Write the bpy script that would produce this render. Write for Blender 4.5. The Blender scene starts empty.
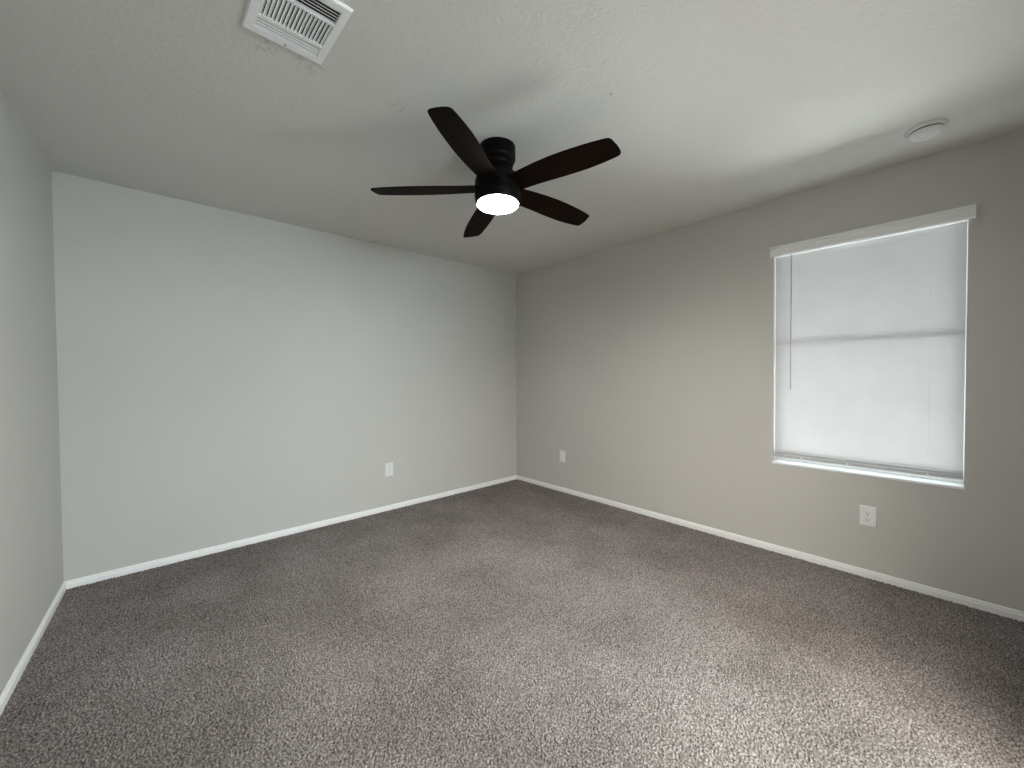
import bpy, bmesh, math, random
import numpy as np
from mathutils import Vector, Matrix, Euler

PI = math.pi
SC = bpy.context.scene
COL = SC.collection
H = 2.44

# ------------------------------------------------------------------ camera
def make_camera():
    cx, cy, cz = -3.20955, -3.56551, 1.24446
    yaw, pitch, roll = 0.8486152, -0.0209232, -0.0065537
    f_px = 402.158
    fw = Vector((math.cos(pitch) * math.cos(yaw), math.cos(pitch) * math.sin(yaw), math.sin(pitch)))
    r = Vector((math.sin(yaw), -math.cos(yaw), 0))
    u = r.cross(fw)
    c, s = math.cos(roll), math.sin(roll)
    r2 = r * c + u * s
    u2 = u * c - r * s
    m = Matrix((r2, u2, -fw)).transposed().to_4x4()
    m.translation = (cx, cy, cz)
    cam = bpy.data.cameras.new('camera')
    cam.sensor_fit = 'HORIZONTAL'
    cam.sensor_width = 36
    cam.lens = f_px / 1024 * 36
    cam.clip_start = 0.02
    o = bpy.data.objects.new('camera', cam)
    o.matrix_world = m
    COL.objects.link(o)
    SC.camera = o
make_camera()

# ------------------------------------------------------------------ world, daylight, exposure
SC.view_settings.view_transform = 'Standard'
SC.view_settings.look = 'None'
SC.view_settings.exposure = 0.0
SC.view_settings.gamma = 1.0
SC.view_settings.use_curve_mapping = False
SC.cycles.use_denoising = True
SC.cycles.max_bounces = 16
SC.cycles.diffuse_bounces = 10
SC.cycles.transparent_max_bounces = 16
SC.cycles.sample_clamp_indirect = 8.0

W_STRENGTH = 7
DAY_POWER = 6200
LENS_STRENGTH = 205
HALL_FILL_POWER = 195.0
COOL_FILL_POWER = 116.0

w = bpy.data.worlds.new('overcast_sky')
w.use_nodes = True
wn = w.node_tree.nodes
wn['Background'].inputs[0].default_value = (0.80, 0.90, 1.0, 1)
wn['Background'].inputs[1].default_value = W_STRENGTH
SC.world = w

def area_light(name, loc, direction, sx, sy, power, col):
    l = bpy.data.lights.new(name, 'AREA')
    l.shape = 'RECTANGLE'
    l.size, l.size_y = sx, sy
    l.energy = power
    l.color = col
    o = bpy.data.objects.new(name, l)
    o.location = loc
    o.rotation_euler = Vector(direction).to_track_quat('-Z', 'Z').to_euler()
    COL.objects.link(o)
    return o
# daylight arriving at the outside of the window
# (bounced up from the bright ground outside)
area_light('daylight', (3.1, -3.11, -0.9), (0, 0, 1), 4.8, 7.0, DAY_POWER, (1.0, 0.995, 0.98))

# ------------------------------------------------------------------ materials
def mat(name, col, rough=0.6, metallic=0.0, spec=0.5):
    m = bpy.data.materials.new(name)
    m.use_nodes = True
    b = m.node_tree.nodes['Principled BSDF']
    b.inputs['Base Color'].default_value = (*col, 1)
    b.inputs['Roughness'].default_value = rough
    b.inputs['Metallic'].default_value = metallic
    b.inputs['Specular IOR Level'].default_value = spec
    return m

def nodes(m):
    return m.node_tree.nodes, m.node_tree.links, m.node_tree.nodes['Principled BSDF']

def noise(nt, scale, detail=2.0, rough=0.5, coord=None):
    n = nt.nodes.new('ShaderNodeTexNoise')
    n.inputs['Scale'].default_value = scale
    n.inputs['Detail'].default_value = detail
    n.inputs['Roughness'].default_value = rough
    if coord is not None:
        nt.links.new(coord, n.inputs['Vector'])
    return n

def ramp(nt, src, stops):
    r = nt.nodes.new('ShaderNodeValToRGB')
    e = r.color_ramp.elements
    while len(e) < len(stops):
        e.new(0.5)
    for el, (p, c) in zip(e, stops):
        el.position = p
        el.color = (*c, 1)
    nt.links.new(src, r.inputs[0])
    return r

def textured_paint(name, col, scale, dist, rough=0.75, var=0.02, detail=3.0, strength=0.5):
    """painted drywall with a sprayed texture"""
    m = mat(name, col, rough, spec=0.25)
    nt = m.node_tree
    tc = nt.nodes.new('ShaderNodeTexCoord').outputs['Object']
    n = noise(nt, scale, detail, 0.55, tc)
    n2 = noise(nt, 1.7, 2, 0.5, tc)
    b = nt.nodes.new('ShaderNodeBump')
    b.inputs['Strength'].default_value = strength
    b.inputs['Distance'].default_value = dist
    nt.links.new(n.outputs[0], b.inputs['Height'])
    P = nt.nodes['Principled BSDF']
    nt.links.new(b.outputs[0], P.inputs['Normal'])
    lo = tuple(c * (1 - var) for c in col)
    hi = tuple(min(1, c * (1 + var)) for c in col)
    r = ramp(nt, n2.outputs[0], [(0.3, lo), (0.7, hi)])
    nt.links.new(r.outputs[0], P.inputs['Base Color'])
    return m, r, tc

M = {}
M['wall'], _, _ = textured_paint('greige_wall_paint', (0.535, 0.522, 0.495), 110, 0.0012, 0.7, 0.012, 2.0, 0.35)
M['ceiling'], cr, ctc = textured_paint('textured_ceiling_paint', (0.67, 0.655, 0.63), 60, 0.005, 0.8, 0.012, 4.0, 0.7)

def ceiling_marks(m, base_ramp, tc):
    """small scuffs and patch marks on the ceiling, each with its own spot"""
    nt = m.node_tree
    P = nt.nodes['Principled BSDF']
    prev = base_ramp.outputs[0]
    for (x, y, rx, col, amt, thr) in [(-2.393, -1.872, 0.045, (0.30, 0.27, 0.20), 0.55, 0.56),
                                      (-1.739, -2.546, 0.008, (0.25, 0.22, 0.18), 0.7, 0.3),
                                      (-2.90, -1.875, 0.05, (0.42, 0.41, 0.36), 0.6, 0.52),
                                      (-2.76, -1.875, 0.06, (0.46, 0.45, 0.40), 0.6, 0.55)]:
        mp = nt.nodes.new('ShaderNodeVectorMath'); mp.operation = 'DISTANCE'
        mp.inputs[1].default_value = (x, y, H)
        nt.links.new(tc, mp.inputs[0])
        mr = nt.nodes.new('ShaderNodeMapRange')
        mr.inputs[1].default_value = rx; mr.inputs[2].default_value = rx * 0.4
        mr.inputs[3].default_value = 0; mr.inputs[4].default_value = amt
        nt.links.new(mp.outputs['Value'], mr.inputs[0])
        nz = noise(nt, 60, 3, 0.6, tc)
        gt = nt.nodes.new('ShaderNodeMapRange')
        gt.inputs[1].default_value = thr - 0.06; gt.inputs[2].default_value = thr + 0.06
        nt.links.new(nz.outputs[0], gt.inputs[0])
        mu = nt.nodes.new('ShaderNodeMath'); mu.operation = 'MULTIPLY'
        nt.links.new(mr.outputs[0], mu.inputs[0]); nt.links.new(gt.outputs[0], mu.inputs[1])
        mx = nt.nodes.new('ShaderNodeMix'); mx.data_type = 'RGBA'
        nt.links.new(mu.outputs[0], mx.inputs[0])
        nt.links.new(prev, mx.inputs[6])
        mx.inputs[7].default_value = (*col, 1)
        prev = mx.outputs[2]
    nt.links.new(prev, P.inputs['Base Color'])
ceiling_marks(M['ceiling'], cr, ctc)

def carpet_material():
    m = mat('brown_grey_frieze_carpet', (0.2, 0.18, 0.16), 0.95, spec=0.1)
    nt = m.node_tree
    P = nt.nodes['Principled BSDF']
    tc = nt.nodes.new('ShaderNodeTexCoord').outputs['Object']
    n = noise(nt, 150, 2, 0.6, tc)
    r = ramp(nt, n.outputs[0], [(0.33, (0.075, 0.064, 0.060)), (0.50, (0.222, 0.196, 0.185)), (0.66, (0.41, 0.375, 0.36))])
    # nap lying in different directions: broad soft patches of the yarn
    n2 = noise(nt, 1.9, 3, 0.55, tc)
    r2 = ramp(nt, n2.outputs[0], [(0.38, (0.78, 0.77, 0.76)), (0.62, (1.0, 1.0, 1.0))])
    mx = nt.nodes.new('ShaderNodeMix'); mx.data_type = 'RGBA'; mx.blend_type = 'MULTIPLY'
    mx.inputs[0].default_value = 1.0
    nt.links.new(r.outputs[0], mx.inputs[6]); nt.links.new(r2.outputs[0], mx.inputs[7])
    nt.links.new(mx.outputs[2], P.inputs['Base Color'])
    nb = noise(nt, 260, 2, 0.6, tc)
    b = nt.nodes.new('ShaderNodeBump')
    b.inputs['Strength'].default_value = 0.6
    b.inputs['Distance'].default_value = 0.004
    nt.links.new(nb.outputs[0], b.inputs['Height'])
    nt.links.new(b.outputs[0], P.inputs['Normal'])
    return m
M['carpet'] = carpet_material()

def fine_bump(m, scale, dist, strength=0.3):
    nt = m.node_tree
    tc = nt.nodes.new('ShaderNodeTexCoord').outputs['Object']
    n = noise(nt, scale, 2, 0.5, tc)
    b = nt.nodes.new('ShaderNodeBump')
    b.inputs['Strength'].default_value = strength
    b.inputs['Distance'].default_value = dist
    nt.links.new(n.outputs[0], b.inputs['Height'])
    nt.links.new(b.outputs[0], nt.nodes['Principled BSDF'].inputs['Normal'])
    return m

M['trim'] = fine_bump(mat('white_trim_paint', (0.84, 0.84, 0.835), 0.4), 60, 0.0006)
M['plastic'] = fine_bump(mat('white_plastic', (0.78, 0.778, 0.775), 0.35), 90, 0.0003)
M['slot'] = fine_bump(mat('dark_slot', (0.03, 0.03, 0.03), 0.8), 80, 0.0003)
M['screw'] = fine_bump(mat('painted_screw', (0.45, 0.45, 0.44), 0.4, 0.5), 120, 0.0002)
M['vent'] = fine_bump(mat('white_enamel_metal', (0.88, 0.885, 0.89), 0.45), 120, 0.0004)
M['duct'] = fine_bump(mat('dark_duct', (0.02, 0.02, 0.02), 0.9), 40, 0.001)
M['vinyl'] = fine_bump(mat('white_window_vinyl', (0.8, 0.8, 0.8), 0.35), 90, 0.0003)
M['fan_metal'] = fine_bump(mat('matte_black_fan_metal', (0.004, 0.0036, 0.0036), 0.42, 0.0, 0.06), 150, 0.0002, 0.15)
M['latch'] = fine_bump(mat('latch_grey', (0.5, 0.5, 0.5), 0.4), 90, 0.0003)

def blade_material():
    m = mat('dark_espresso_blade', (0.02, 0.013, 0.010), 0.5, spec=0.03)
    nt = m.node_tree
    tc = nt.nodes.new('ShaderNodeTexCoord').outputs['Object']
    mp = nt.nodes.new('ShaderNodeMapping')
    mp.inputs['Scale'].default_value = (3, 60, 60)
    nt.links.new(tc, mp.inputs[0])
    n = noise(nt, 1.0, 4, 0.6, mp.outputs[0])
    r = ramp(nt, n.outputs[0], [(0.3, (0.0055, 0.0028, 0.0019)), (0.7, (0.0125, 0.0062, 0.0040))])
    nt.links.new(r.outputs[0], nt.nodes['Principled BSDF'].inputs['Base Color'])
    return m
M['blade'] = blade_material()

TRANS = 0.021
def slat_material():
    m = mat('translucent_white_slat', (0.80, 0.785, 0.785), 0.5, spec=0.3)
    nt = m.node_tree
    P = nt.nodes['Principled BSDF']
    tc = nt.nodes.new('ShaderNodeTexCoord').outputs['Object']
    n = noise(nt, 6, 2, 0.5, tc)
    r = ramp(nt, n.outputs[0], [(0.3, (0.51, 0.50, 0.50)), (0.7, (0.54, 0.53, 0.53))])
    nt.links.new(r.outputs[0], P.inputs['Base Color'])
    t = nt.nodes.new('ShaderNodeBsdfTranslucent')
    t.inputs[0].default_value = (0.82, 0.76, 0.77, 1)
    mx = nt.nodes.new('ShaderNodeMixShader')
    mx.inputs[0].default_value = TRANS
    nt.links.new(P.outputs[0], mx.inputs[1]); nt.links.new(t.outputs[0], mx.inputs[2])
    nt.links.new(mx.outputs[0], nt.nodes['Material Output'].inputs['Surface'])
    return m
M['slat'] = slat_material()

def glass_material():
    m = bpy.data.materials.new('window_glass')
    m.use_nodes = True
    nt = m.node_tree
    nt.nodes.remove(nt.nodes['Principled BSDF'])
    t = nt.nodes.new('ShaderNodeBsdfTransparent')
    t.inputs[0].default_value = (0.90, 0.94, 0.93, 1)
    g = nt.nodes.new('ShaderNodeBsdfGlossy')
    g.inputs['Roughness'].default_value = 0.02
    f = nt.nodes.new('ShaderNodeFresnel'); f.inputs[0].default_value = 1.45
    mx = nt.nodes.new('ShaderNodeMixShader')
    nt.links.new(f.outputs[0], mx.inputs[0]); nt.links.new(t.outputs[0], mx.inputs[1]); nt.links.new(g.outputs[0], mx.inputs[2])
    nt.links.new(mx.outputs[0], nt.nodes['Material Output'].inputs['Surface'])
    return m
M['glass'] = glass_material()

def lens_material():
    m = mat('lit_frosted_lens', (0.9, 0.9, 0.9), 0.5)
    P = m.node_tree.nodes['Principled BSDF']
    P.inputs['Emission Color'].default_value = (1.0, 0.985, 0.955, 1)
    P.inputs['Emission Strength'].default_value = LENS_STRENGTH
    return m
M['lens'] = lens_material()

# ------------------------------------------------------------------ mesh helpers
def obj(name, bm, material, parent=None, smooth=False, bevel=0.0, segs=2):
    me = bpy.data.meshes.new(name)
    bmesh.ops.recalc_face_normals(bm, faces=bm.faces[:])
    bm.to_mesh(me); bm.free()
    me.materials.append(material)
    if smooth:
        for p in me.polygons:
            p.use_smooth = True
        me.set_sharp_from_angle(angle=math.radians(35))
    o = bpy.data.objects.new(name, me)
    COL.objects.link(o)
    if parent:
        o.parent = parent
    if bevel:
        b = o.modifiers.new('bevel', 'BEVEL')
        b.width = bevel; b.segments = segs; b.limit_method = 'ANGLE'
    return o

def add_box(bm, x0, x1, y0, y1, z0, z1):
    vs = [bm.verts.new((x, y, z)) for z in (z0, z1) for (x, y) in ((x0, y0), (x1, y0), (x1, y1), (x0, y1))]
    for f in ((0, 3, 2, 1), (4, 5, 6, 7), (0, 1, 5, 4), (1, 2, 6, 5), (2, 3, 7, 6), (3, 0, 4, 7)):
        bm.faces.new([vs[i] for i in f])
    return vs

def add_prism(bm, pts, z0, z1):
    lo = [bm.verts.new((x, y, z0)) for x, y in pts]
    hi = [bm.verts.new((x, y, z1)) for x, y in pts]
    n = len(pts)
    bm.faces.new(lo[::-1]); bm.faces.new(hi)
    for i in range(n):
        bm.faces.new((lo[i], lo[(i + 1) % n], hi[(i + 1) % n], hi[i]))

def add_lathe(bm, prof, n=64, cx=0.0, cy=0.0):
    """prof: list of (radius, z); ends closed on the axis when radius is 0"""
    rings = []
    for r, z in prof:
        if r < 1e-6:
            rings.append([bm.verts.new((cx, cy, z))])
        else:
            rings.append([bm.verts.new((cx + r * math.cos(2 * PI * k / n), cy + r * math.sin(2 * PI * k / n), z)) for k in range(n)])
    for a, b in zip(rings, rings[1:]):
        for k in range(n):
            k2 = (k + 1) % n
            if len(a) == 1 and len(b) == 1:
                continue
            if len(a) == 1:
                bm.faces.new((a[0], b[k], b[k2]))
            elif len(b) == 1:
                bm.faces.new((a[k], a[k2], b[0]))
            else:
                bm.faces.new((a[k], a[k2], b[k2], b[k]))

def add_tube(bm, p0, p1, r, n=10):
    p0, p1 = Vector(p0), Vector(p1)
    q = (p1 - p0).to_track_quat('Z', 'Y')
    rings = []
    for p in (p0, p1):
        rings.append([bm.verts.new(p + q @ Vector((r * math.cos(2 * PI * k / n), r * math.sin(2 * PI * k / n), 0))) for k in range(n)])
    for k in range(n):
        bm.faces.new((rings[0][k], rings[0][(k + 1) % n], rings[1][(k + 1) % n], rings[1][k]))
    bm.faces.new(rings[0][::-1]); bm.faces.new(rings[1])

def empty(name, loc, rot=(0, 0, 0)):
    o = bpy.data.objects.new(name, None)
    o.empty_display_size = 0.1
    o.location = loc
    o.rotation_euler = rot
    COL.objects.link(o)
    return o

def tag(o, label, cat, group=None):
    o['label'] = label
    o['category'] = cat
    if group:
        o['group'] = group
    return o

def struct(o, label=None):
    o['kind'] = 'structure'
    if label:
        o['label'] = label
    return o

# ------------------------------------------------------------------ room shell
B = Vector((0, 0))
A = Vector((-3.64556, -0.06656))
Lf = Vector((-0.027408, -0.999624))
YN = -3.85
Cn = A + Lf * ((YN - A.y) / Lf.y)
D = Vector((0, YN))
poly = [B, A, Cn, D]                       # counter-clockwise seen from above
T = 0.15

def inward(a, b):
    d = (b - a).normalized()
    return Vector((-d.y, d.x))

def offset_corner(i, dist):
    """corner i of the room moved inward by dist from both walls"""
    n = len(poly)
    p = poly[i]
    n1 = inward(poly[i - 1], p)
    n2 = inward(p, poly[(i + 1) % n])
    k = dist / (1 + n1.dot(n2))
    return p + (n1 + n2) * k

# window opening in the right wall
WY0, WY1 = -2.664, -3.560
WZ0, WZ1 = 0.622, 2.095

def wall(name, i, label):
    n = len(poly)
    bm = bmesh.new()
    add_prism(bm, [poly[i], offset_corner(i, -T), offset_corner((i + 1) % n, -T), poly[(i + 1) % n]], -0.1, H + 0.1)
    return struct(obj(name, bm, M['wall']), label)

wall('wall_back', 0, 'pale greige painted back wall with one outlet')
wall('wall_left', 1, 'pale greige painted left wall')

def near_wall():
    # unseen doorway added in this wall, behind the camera, to let fill light in
    bm = bmesh.new()
    x0, x1, zt = -2.70, -1.35, 2.06
    add_box(bm, Cn.x - T, x0, YN - T, YN, -0.1, H + 0.1)
    add_box(bm, x1, T, YN - T, YN, -0.1, H + 0.1)
    add_box(bm, x0, x1, YN - T, YN, zt, H + 0.1)
    struct(obj('wall_near', bm, M['wall']), 'pale greige painted wall with an added doorway')
    # made-up hallway beyond it, holding the added fill lights
    bm = bmesh.new()
    hx0, hx1, hy = -3.4, -1.0, -5.6
    add_box(bm, hx0 - 0.1, hx0, hy, YN - T, -0.1, H)
    add_box(bm, hx1, hx1 + 0.1, hy, YN - T, -0.1, H)
    add_box(bm, hx0 - 0.1, hx1 + 0.1, hy - 0.1, hy, -0.1, H)
    struct(obj('wall_added_hall', bm, M['wall']), 'painted walls of the added hallway beyond the doorway')
    bm = bmesh.new()
    add_box(bm, hx0 - 0.1, hx1 + 0.1, hy - 0.1, YN - T, H, H + 0.1)
    struct(obj('ceiling_added_hall', bm, M['ceiling']), 'ceiling of the added hallway')
    bm = bmesh.new()
    add_box(bm, hx0 - 0.1, hx1 + 0.1, hy - 0.1, YN, -0.1, 0.0)
    struct(obj('floor_added_hall', bm, M['carpet']), 'carpet of the added hallway')
near_wall()
area_light('added_hall_fill', (-2.45, -4.75, 2.38), (0.1, 0.25, -1), 1.8, 1.0, HALL_FILL_POWER, (1.0, 0.96, 0.89))  # unseen panel added to brighten the near floor and walls through the doorway

# added cool fill panel at the far hallway end, with no window behind it
area_light('added_cool_fill', (-1.55, -5.52, 1.72), (0, 1, -0.02), 1.3, 0.9, COOL_FILL_POWER, (0.72, 0.92, 1.0))

def right_wall():
    bm = bmesh.new()
    add_box(bm, 0, T, WY0, T, -0.1, H + 0.1)
    add_box(bm, 0, T, YN - T, WY1, -0.1, H + 0.1)
    add_box(bm, 0, T, WY1, WY0, -0.1, WZ0)
    add_box(bm, 0, T, WY1, WY0, WZ1, H + 0.1)
    struct(obj('wall_right', bm, M['wall']), 'greige painted wall with the window in it')
right_wall()

bm = bmesh.new()
add_prism(bm, [(p.x + (T if p.x > -1 else -T), p.y + (T if p.y > -1 else -T)) for p in poly], H, H + 0.12)
struct(obj('ceiling', bm, M['ceiling']), 'grey-white textured ceiling with faint stains')

def make_floor():
    """carpet: a height field of tufts about 13 mm across"""
    step = 0.0038
    x0, x1, y0, y1 = Cn.x - 0.02, 0.02, YN - T, 0.02
    nx, ny = int((x1 - x0) / step) + 1, int((y1 - y0) / step) + 1
    rng = np.random.default_rng(4)
    w_ = rng.standard_normal((ny, nx))
    fx = np.fft.fftfreq(nx, step)[None, :]; fy = np.fft.fftfreq(ny, step)[:, None]
    fr = np.hypot(fx, fy)
    band = np.exp(-((fr - 86) / 32) ** 2)
    h = np.fft.ifft2(np.fft.fft2(w_) * band).real
    h /= h.std()
    h = np.tanh(h * 0.9) * 0.0056
    xs = x0 + np.arange(nx) * step; ys = y0 + np.arange(ny) * step
    X, Y = np.meshgrid(xs, ys)
    co = np.stack([X, Y, h + 0.005], -1).reshape(-1, 3).astype(np.float32)
    idx = np.arange(nx * ny).reshape(ny, nx)
    q = np.stack([idx[:-1, :-1], idx[:-1, 1:], idx[1:, 1:], idx[1:, :-1]], -1).reshape(-1, 4)
    me = bpy.data.meshes.new('floor')
    me.vertices.add(len(co)); me.vertices.foreach_set('co', co.ravel())
    me.loops.add(q.size); me.loops.foreach_set('vertex_index', q.ravel().astype(np.int32))
    me.polygons.add(len(q))
    me.polygons.foreach_set('loop_start', np.arange(0, q.size, 4, dtype=np.int32))
    me.polygons.foreach_set('use_smooth', np.ones(len(q), dtype=bool))
    me.update(calc_edges=True)
    me.materials.append(M['carpet'])
    o = bpy.data.objects.new('floor', me)
    COL.objects.link(o)
    struct(o, 'brown grey speckled frieze carpet')
make_floor()

def baseboard(name, i, label, cut=None):
    prof = [(0, -0.01), (0.0115, -0.01), (0.0115, 0.034), (0.0105, 0.0365), (0.0070, 0.038), (0.0070, 0.0405), (0.0090, 0.043), (0.0080, 0.048), (0.005, 0.052), (0, 0.053)]
    n = len(poly)
    bm = bmesh.new()
    def ring(ci, p=None):
        out = []
        for d, z in prof:
            if p is None:
                c = offset_corner(ci, d)
            else:
                c = Vector(p) + inward(poly[i], poly[(i + 1) % n]) * d
            out.append(bm.verts.new((c.x, c.y, z)))
        return out
    spans = [((i, None), ((i + 1) % n, None))] if cut is None else [((i, None), (None, cut[0])), ((None, cut[1]), ((i + 1) % n, None))]
    for a, b in spans:
        ra, rb = ring(*a), ring(*b)
        m_ = len(prof)
        for k in range(m_):
            bm.faces.new((ra[k], ra[(k + 1) % m_], rb[(k + 1) % m_], rb[k]))
        bm.faces.new(ra[::-1]); bm.faces.new(rb)
    struct(obj(name, bm, M['trim']), label)
baseboard('baseboard_back', 0, 'white baseboard along the back wall')
baseboard('baseboard_left', 1, 'white baseboard along the left wall')
baseboard('baseboard_near', 2, 'white baseboard along the wall with the added doorway', cut=((-2.70, YN), (-1.35, YN)))
baseboard('baseboard_right', 3, 'white baseboard under the window wall')

# ------------------------------------------------------------------ window
def make_window():
    ym = (WY0 + WY1) / 2
    X0, X1 = 0.10, 0.15
    bm = bmesh.new()
    fwid = 0.010
    add_box(bm, X0, X1, WY1, WY1 + fwid, WZ0, WZ1)
    add_box(bm, X0, X1, WY0 - fwid, WY0, WZ0, WZ1)
    add_box(bm, X0, X1, WY1 + fwid, WY0 - fwid, WZ0, WZ0 + 0.022)
    add_box(bm, X0, X1, WY1 + fwid, WY0 - fwid, WZ1 - 0.04, WZ1)
    win = struct(obj('window_1', bm, M['vinyl'], bevel=0.003), 'white vinyl single-hung window behind the blind')
    def sash(name, x0, x1, z0, z1):
        s = 0.018
        a, b = WY1 + fwid, WY0 - fwid
        bm = bmesh.new()
        add_box(bm, x0, x1, a, a + s, z0, z1)
        add_box(bm, x0, x1, b - s, b, z0, z1)
        h = 0.017
        add_box(bm, x0, x1, a + s, b - s, z0, z0 + h)
        add_box(bm, x0, x1, a + s, b - s, z1 - h, z1)
        o = obj(name, bm, M['vinyl'], win, bevel=0.002)
        bm = bmesh.new()
        xm = (x0 + x1) / 2
        add_box(bm, xm - 0.003, xm + 0.003, a + s - 0.006, b - s + 0.006, z0 + h - 0.006, z1 - h + 0.006)
        obj('pane', bm, M['glass'], o)
        return o
    sash('upper_sash', 0.130, 0.144, 1.392, WZ1 - 0.04)
    lo = sash('lower_sash', 0.112, 0.126, WZ0 + 0.022, 1.409)
    bm = bmesh.new()
    add_box(bm, 0.102, 0.112, ym - 0.03, ym + 0.03, 1.394, 1.408)
    add_tube(bm, (0.096, ym - 0.02, 1.401), (0.112, ym - 0.02, 1.401), 0.006)
    obj('sash_lock', bm, M['latch'], lo)
    # stool / sill with a small nose
    bm = bmesh.new()
    add_box(bm, -0.006, 0.10, WY1, WY0, WZ0 - 0.002, WZ0 + 0.012)
    obj('window_sill', bm, M['trim'], win, bevel=0.003)
    # painted jamb liners of the reveal
    bm = bmesh.new()
    add_box(bm, 0.0, 0.10, WY0 - 0.004, WY0, WZ0 + 0.012, WZ1)
    add_box(bm, 0.0, 0.10, WY1, WY1 + 0.004, WZ0 + 0.012, WZ1)
    obj('jamb_liner', bm, M['wall'], win)
make_window()

def make_blind():
    root = tag(empty('window_blind', (0.035, (WY0 + WY1) / 2, 0.668)), 'closed white horizontal slat blind with valance in the window', 'blind')
    off = Vector(root.location)
    ya, yb = WY1 + 0.0075, WY0 - 0.0075
    def part(name, bm, m, parent=root, **kw):
        bmesh.ops.translate(bm, verts=bm.verts[:], vec=-off)
        return obj(name, bm, m, parent, **kw)
    # head rail (channel inside the reveal)
    bm = bmesh.new()
    add_box(bm, 0.012, 0.060, ya, yb, 2.048, 2.091)
    part('head_rail', bm, M['vinyl'], bevel=0.002)
    # valance, a moulded board in front, a little wider than the opening
    bm = bmesh.new()
    prof = [(-0.026, 2.042), (-0.0285, 2.043), (-0.034, 2.050), (-0.034, 2.064), (-0.0315, 2.067), (-0.0315, 2.094), (-0.036, 2.099), (-0.036, 2.112), (0.0, 2.112), (0.0, 2.106), (-0.026, 2.106)]
    y0, y1 = -2.652, -3.582
    ra = [bm.verts.new((x, y0, z)) for x, z in prof]
    rb = [bm.verts.new((x, y1, z)) for x, z in prof]
    k = len(prof)
    for i in range(k):
        bm.faces.new((ra[i], ra[(i + 1) % k], rb[(i + 1) % k], rb[i]))
    bm.faces.new(ra[::-1]); bm.faces.new(rb)
    val = part('valance', bm, M['vinyl'])
    # short returns from its ends to the wall
    for y in (y0, y1 + 0.006):
        bm = bmesh.new()
        add_box(bm, -0.0265, 0.0, y - 0.006, y, 2.044, 2.1065)
        part('valance_return', bm, M['vinyl'], val)
    # slats
    bm = bmesh.new()
    wid, pitch, tilt = SLAT_W, SLAT_P, math.radians(SLAT_T)
    z = 0.695
    while z < 2.062:
        pr = []
        for j in range(5):
            t = (j / 4 - 0.5)
            crown = 0.0006 * (1 - (2 * t) ** 2)
            # local: along slat (t*wid), normal (crown); inner edge (t=-.5) up
            dx = t * wid * math.cos(tilt) - crown * math.sin(tilt)
            dz = -t * wid * math.sin(tilt) - crown * math.cos(tilt)
            pr.append((0.035 + dx, z + dz))
        a = [bm.verts.new((x, ya, zz)) for x, zz in pr]
        b = [bm.verts.new((x, yb, zz)) for x, zz in pr]
        for j in range(4):
            f = bm.faces.new((a[j], a[j + 1], b[j + 1], b[j])); f.smooth = True
        z += pitch
    part('slats', bm, M['slat'])
    # bottom rail
    bm = bmesh.new()
    add_box(bm, 0.022, 0.048, ya, yb, 0.668, 0.686)
    rail = part('bottom_rail', bm, M['latch'], bevel=0.003)
    for y in (-2.83, -3.07, -3.42):
        bm = bmesh.new()
        add_tube(bm, (0.0195, y, 0.677), (0.022, y, 0.677), 0.006, 14)
        part('cord_button', bm, M['plastic'])
        bm = bmesh.new()
        add_tube(bm, (0.0245, y, 0.686), (0.0245, y, 2.055), 0.00045, 6)
        part('ladder_cord', bm, M['latch'])
    bm = bmesh.new()
    add_tube(bm, (0.008, -2.768, 1.135), (0.008, -2.768, 2.048), 0.0035, 8)
    wand = part('tilt_wand', bm, M['clear_wand'])
    bm = bmesh.new()
    add_tube(bm, (0.008, -2.768, 2.046), (0.018, -2.768, 2.062), 0.0025, 8)
    part('wand_hook', bm, M['screw'], wand)
SLAT_W, SLAT_P, SLAT_T = 0.0190, 0.0155, 64
M['clear_wand'] = fine_bump(mat('grey_clear_plastic_wand', (0.40, 0.40, 0.40), 0.2), 90, 0.0002)
make_blind()

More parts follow.
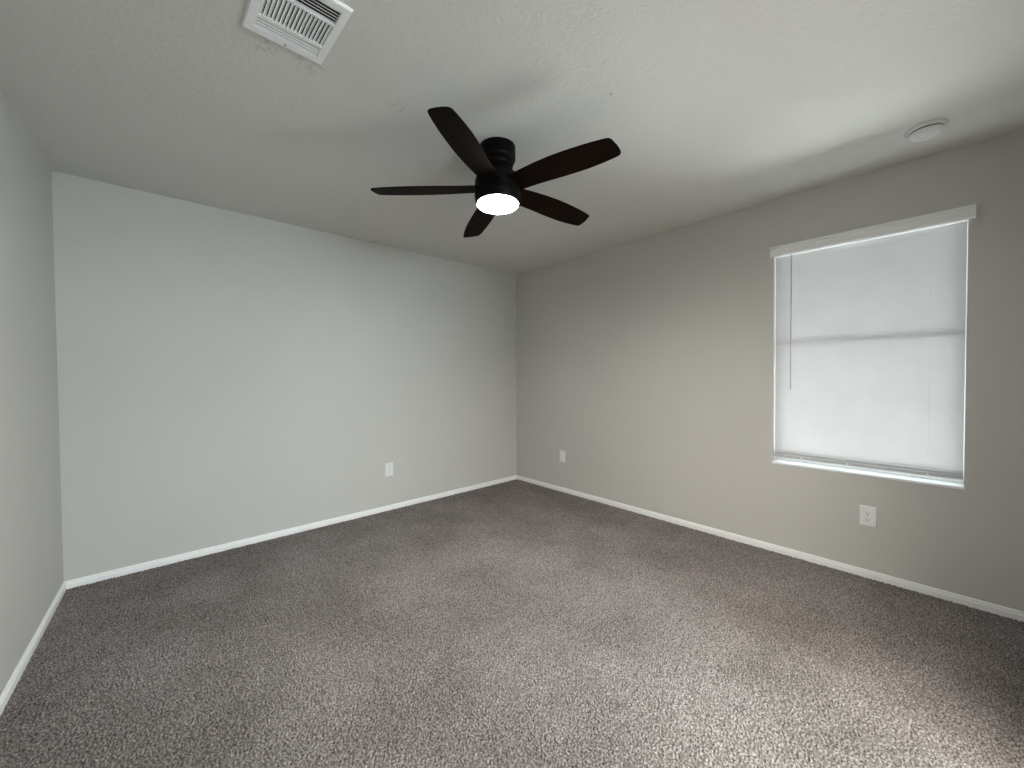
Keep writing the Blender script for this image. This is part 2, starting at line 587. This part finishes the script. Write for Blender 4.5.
# ------------------------------------------------------------------ ceiling fan
def make_fan():
    # the whole fan hangs a degree or two out of plumb
    n0 = Vector((0.026, 0.0315, 1)).normalized()
    hub = Vector((-1.8574, -1.9273, 2.222))
    top = hub + n0 * ((H - hub.z) / n0.z)
    rot = Vector((0, 0, 1)).rotation_difference(n0).to_euler()
    root = tag(empty('ceiling_fan', top, rot), 'black five-blade flush-mount ceiling fan with round light, lit', 'ceiling fan')
    dz = (top - hub).length                       # 0.218: blade plane below the ceiling
    # canopy against the ceiling with grooves
    bm = bmesh.new()
    add_lathe(bm, [(0, 0.004), (0.092, 0.004), (0.0945, -0.004), (0.0945, -0.050), (0.0915, -0.053), (0.0915, -0.057), (0.0945, -0.060), (0.093, -0.072),
                   (0.084, -0.082), (0.080, -0.084), (0.080, -0.090), (0.083, -0.093), (0.081, -0.104), (0.075, -0.112), (0, -0.112)])
    obj('canopy', bm, M['fan_metal'], root, smooth=True)
    bm = bmesh.new()
    add_lathe(bm, [(0, -0.108), (0.070, -0.108), (0.070, -0.130), (0.085, -0.140), (0.108, -0.160), (0.117, -0.180), (0.119, -0.200), (0.118, -0.285), (0.1145, -0.296), (0.110, -0.302), (0, -0.302)])
    body = obj('motor_housing', bm, M['fan_metal'], root, smooth=True)
    bm = bmesh.new()
    add_lathe(bm, [(0.1195, -0.256), (0.121, -0.258), (0.121, -0.263), (0.1195, -0.265), (0.118, -0.265), (0.118, -0.256), (0.1195, -0.256)])
    obj('trim_ring', bm, M['fan_metal'], body, smooth=True)
    bm = bmesh.new()
    add_lathe(bm, [(0, -0.298), (0.1065, -0.298), (0.1065, -0.3050), (0.105, -0.3065), (0.085, -0.3085), (0.05, -0.3105), (0, -0.3110)])
    obj('light_lens', bm, M['lens'], root, smooth=True)
    # blades
    edge1 = [(0.095, -0.046), (0.13, -0.048), (0.20, -0.050), (0.28, -0.050), (0.36, -0.046), (0.44, -0.037), (0.52, -0.0245), (0.58, -0.0125), (0.62, -0.003), (0.634, 0.003)]
    tip = [(0.6405, 0.012), (0.6440, 0.032), (0.6465, 0.055), (0.6470, 0.075), (0.6450, 0.095), (0.6400, 0.107)]
    edge2 = [(0.628, 0.1135), (0.60, 0.1155), (0.54, 0.1165), (0.48, 0.1145), (0.42, 0.1085), (0.36, 0.101), (0.28, 0.089), (0.20, 0.078), (0.13, 0.071), (0.095, 0.069)]
    pitch = math.radians(11.65)
    th = 0.006
    xax = Vector((1, 0, 0)) - n0 * n0.x; xax.normalize()
    inv = rot.to_matrix().inverted()
    for k in range(5):
        a = -1.4363 + k * 2 * PI / 5
        d = Vector((math.cos(a), math.sin(a), 0)); d = (d - n0 * d.dot(n0)).normalized()
        wv0 = n0.cross(d)
        wv = wv0 * math.cos(pitch) - n0 * math.sin(pitch)
        nn = d.cross(wv)
        # local frame of the blade object, inside the fan's own frame
        m = Matrix((inv @ d, inv @ wv, inv @ nn)).transposed().to_4x4()
        m.translation = (0, 0, -dz)
        bm = bmesh.new()
        pts = edge1 + tip + edge2
        lo = [bm.verts.new((s, w_, -th / 2)) for s, w_ in pts]
        hi = [bm.verts.new((s, w_, th / 2)) for s, w_ in pts]
        bm.faces.new(lo[::-1]); bm.faces.new(hi)
        for i in range(len(pts)):
            j = (i + 1) % len(pts)
            bm.faces.new((lo[i], lo[j], hi[j], hi[i]))
        bl = obj('blade', bm, M['blade'], root, bevel=0.0015)
        bl.matrix_local = m
        # blade iron on top of the blade, screwed into it
        bm = bmesh.new()
        add_prism(bm, [(0.07, -0.022), (0.15, -0.026), (0.20, -0.012), (0.215, 0.012), (0.20, 0.036), (0.15, 0.05), (0.07, 0.045)], th / 2, th / 2 + 0.004)
        for sx, sy in ((0.15, -0.008), (0.15, 0.032), (0.19, 0.012)):
            add_tube(bm, (sx, sy, th / 2 + 0.003), (sx, sy, th / 2 + 0.007), 0.005, 10)
        obj('blade_iron', bm, M['fan_metal'], bl)
make_fan()

# ------------------------------------------------------------------ ceiling air vent
def make_vent():
    x0, x1 = -2.8413 - 0.1285, -2.8413 + 0.1285
    y0, y1 = -2.0782 - 0.1537, -2.0782 + 0.1537
    cx, cy = (x0 + x1) / 2, (y0 + y1) / 2
    root = tag(empty('air_vent', (cx, cy, H), (0, 0, 0.0312)), 'white three-way louvered air register on the ceiling', 'air vent')
    off = Vector(root.location)
    def part(name, bm, m, **kw):
        bmesh.ops.translate(bm, verts=bm.verts[:], vec=-off)
        return obj(name, bm, m, root, **kw)
    zb = H - 0.010                               # lower face of the frame
    ix0, ix1 = x0 + 0.030, x1 - 0.028
    iy0, iy1 = y0 + 0.030, y1 - 0.028
    # frame: raised rim sloping out to the ceiling
    bm = bmesh.new()
    def loop(ax, bx, ay, by, z):
        return [bm.verts.new(v) for v in ((ax, ay, z), (bx, ay, z), (bx, by, z), (ax, by, z))]
    L = [loop(x0, x1, y0, y1, H), loop(x0, x1, y0, y1, H - 0.003), loop(x0 + 0.0035, x1 - 0.0035, y0 + 0.0035, y1 - 0.0035, zb),
         loop(ix0, ix1, iy0, iy1, zb), loop(ix0, ix1, iy0, iy1, H)]
    for a, b in zip(L, L[1:] + L[:1]):
        for k in range(4):
            bm.faces.new((a[k], a[(k + 1) % 4], b[(k + 1) % 4], b[k]))
    part('frame', bm, M['vent'])
    bm = bmesh.new()
    add_box(bm, ix0 - 0.002, ix1 + 0.002, iy0 - 0.002, iy1 + 0.002, H - 0.0012, H - 0.0002)
    part('duct_opening', bm, M['duct'])
    ya, yb = iy0 + 0.066, iy1 - 0.062          # the two dividing bars
    for yy in (ya, yb):
        bm = bmesh.new()
        add_box(bm, ix0, ix1, yy - 0.0045, yy + 0.0045, zb - 0.0006, zb + 0.0085)
        part('divider_bar', bm, M['vent'])
    def louver(bm, p, q, ax, tilt, wid=0.012, th=0.0012):
        # a thin tilted strip between p and q; ax = horizontal direction across the strip
        p, q, ax = Vector(p), Vector(q), Vector(ax)
        u = ax * math.cos(tilt) + Vector((0, 0, 1)) * math.sin(tilt)
        n = (q - p).normalized().cross(u)
        vs = []
        for c in (p, q):
            for s, t in ((-1, -1), (1, -1), (1, 1), (-1, 1)):
                vs.append(bm.verts.new(c + u * (s * wid / 2) + n * (t * th / 2)))
        bm.faces.new(vs[0:4][::-1]); bm.faces.new(vs[4:8])
        for k in range(4):
            bm.faces.new((vs[k], vs[(k + 1) % 4], vs[4 + (k + 1) % 4], vs[4 + k]))
    zc = H - 0.0058
    # middle bank: louvers across
    nmid = 17
    for k in range(nmid):
        bm = bmesh.new()
        x = ix0 + (k + 0.5) * (ix1 - ix0) / nmid
        louver(bm, (x, ya + 0.0045, zc), (x, yb - 0.0045, zc), (1, 0, 0), math.radians(33), 0.0120)
        part('louver', bm, M['vent'])
    # bank nearest the back wall: louvers throwing towards it
    nb = 4
    for k in range(nb):
        bm = bmesh.new()
        y = yb + 0.0045 + (k + 0.5) * (iy1 - yb - 0.0045) / nb
        louver(bm, (ix0, y, zc), (ix1, y, zc), (0, 1, 0), math.radians(-14), 0.0090)
        part('louver', bm, M['vent'])
    for k in range(5):
        bm = bmesh.new()
        y = iy0 + (k + 0.5) * (ya - 0.0045 - iy0) / 5
        louver(bm, (ix0, y, zc), (ix1, y, zc), (0, 1, 0), math.radians(38), 0.0095)
        part('louver', bm, M['vent'])
    for y in (y0 + 0.015, y1 - 0.014):
        bm = bmesh.new()
        add_lathe(bm, [(0, zb + 0.001), (0.0045, zb + 0.001), (0.0045, zb - 0.0005), (0.003, zb - 0.002), (0, zb - 0.0022)], 16, cx, y)
        part('screw', bm, M['screw'], smooth=True)
make_vent()

# ------------------------------------------------------------------ smoke detector
def make_detector():
    root = tag(empty('smoke_detector', (-0.371, -3.415, H)), 'round white smoke detector on the ceiling above the window', 'smoke detector')
    def part(name, prof, m):
        bm = bmesh.new()
        add_lathe(bm, prof, 56)
        return obj(name, bm, m, root, smooth=True)
    part('base_plate', [(0, 0), (0.074, 0), (0.075, -0.003), (0.075, -0.010), (0.072, -0.014), (0, -0.014)], M['plastic'])
    part('sensor_slot', [(0, -0.013), (0.0585, -0.013), (0.0585, -0.022), (0, -0.022)], M['slot'])
    part('cover', [(0, -0.019), (0.060, -0.019), (0.0625, -0.021), (0.0625, -0.027), (0.060, -0.033), (0.050, -0.040), (0.040, -0.0425), (0, -0.0435)], M['plastic'])
    bm = bmesh.new()
    add_lathe(bm, [(0, -0.040), (0.009, -0.040), (0.009, -0.0455), (0.007, -0.0462), (0, -0.0462)], 24, 0.012, 0.006)
    obj('test_button', bm, M['plastic'], root, smooth=True)
make_detector()

# ------------------------------------------------------------------ wall outlets
def make_outlet(loc, rotz, label, kind):
    """local frame: plate in the XZ plane, facing -Y"""
    root = tag(empty('wall_outlet', loc, (0, 0, rotz)), label, 'outlet', 'wall outlets')
    W2, H2 = 0.0395, 0.062
    bm = bmesh.new()
    def loop(w_, h_, y):
        return [bm.verts.new(v) for v in ((-w_, y, -h_), (w_, y, -h_), (w_, y, h_), (-w_, y, h_))]
    L = [loop(W2, H2, 0), loop(W2, H2, -0.0025), loop(W2 - 0.004, H2 - 0.004, -0.0058), loop(W2 - 0.010, H2 - 0.010, -0.0066)]
    for a, b in zip(L, L[1:]):
        for k in range(4):
            bm.faces.new((a[k], a[(k + 1) % 4], b[(k + 1) % 4], b[k]))
    bm.faces.new(L[0]); bm.faces.new(L[-1][::-1])
    obj('cover_plate', bm, M['plastic'], root, bevel=0.0008)
    def face(zc):
        bm = bmesh.new()
        n = 28
        pts = []
        for k in range(n):
            a = 2 * PI * k / n
            pts.append((0.0172 * math.cos(a), max(-0.0142, min(0.0142, 0.0172 * math.sin(a)))))
        lo = [bm.verts.new((x, -0.006, z + zc)) for x, z in pts]
        hi = [bm.verts.new((x, -0.0082, z + zc)) for x, z in pts]
        bm.faces.new(lo); bm.faces.new(hi[::-1])
        for k in range(n):
            bm.faces.new((lo[k], lo[(k + 1) % n], hi[(k + 1) % n], hi[k]))
        f = obj('receptacle', bm, M['plastic'], root)
        for sx, hh in ((-0.0063, 0.0042), (0.0063, 0.0034)):
            bm = bmesh.new()
            add_box(bm, sx - 0.0011, sx + 0.0011, -0.0086, -0.0080, zc + 0.003 - hh, zc + 0.003 + hh)
            obj('slot', bm, M['slot'], f)
        bm = bmesh.new()
        add_tube(bm, (0, -0.0086, zc - 0.0075), (0, -0.0080, zc - 0.0075), 0.0026, 12)
        obj('ground_hole', bm, M['slot'], f)
    if kind == 'duplex':
        face(0.0195); face(-0.0195)
        bm = bmesh.new()
        add_tube(bm, (0, -0.0060, 0), (0, -0.0076, 0), 0.0033, 14)
        obj('screw', bm, M['screw'], root)
    else:
        # flat rectangular insert
        bm = bmesh.new()
        add_box(bm, -0.0165, 0.0165, -0.0082, -0.0060, -0.033, 0.033)
        obj('insert', bm, M['plastic'], root, bevel=0.0012)
        for z in (-0.048, 0.048):
            bm = bmesh.new()
            add_tube(bm, (0, -0.0056, z), (0, -0.0074, z), 0.003, 12)
            obj('screw', bm, M['screw'], root)
ang_back = math.atan2(A.y - B.y, A.x - B.x) + PI      # direction of the back wall
make_outlet((-1.6186, -0.02955, 0.383), ang_back, 'white duplex outlet low on the back wall', 'duplex')
make_outlet((0, -0.726, 0.384), -PI / 2, 'white wall plate near the far room corner, left of the window', 'plain')
make_outlet((0, -3.173, 0.380), -PI / 2, 'white duplex outlet directly under the window', 'duplex')
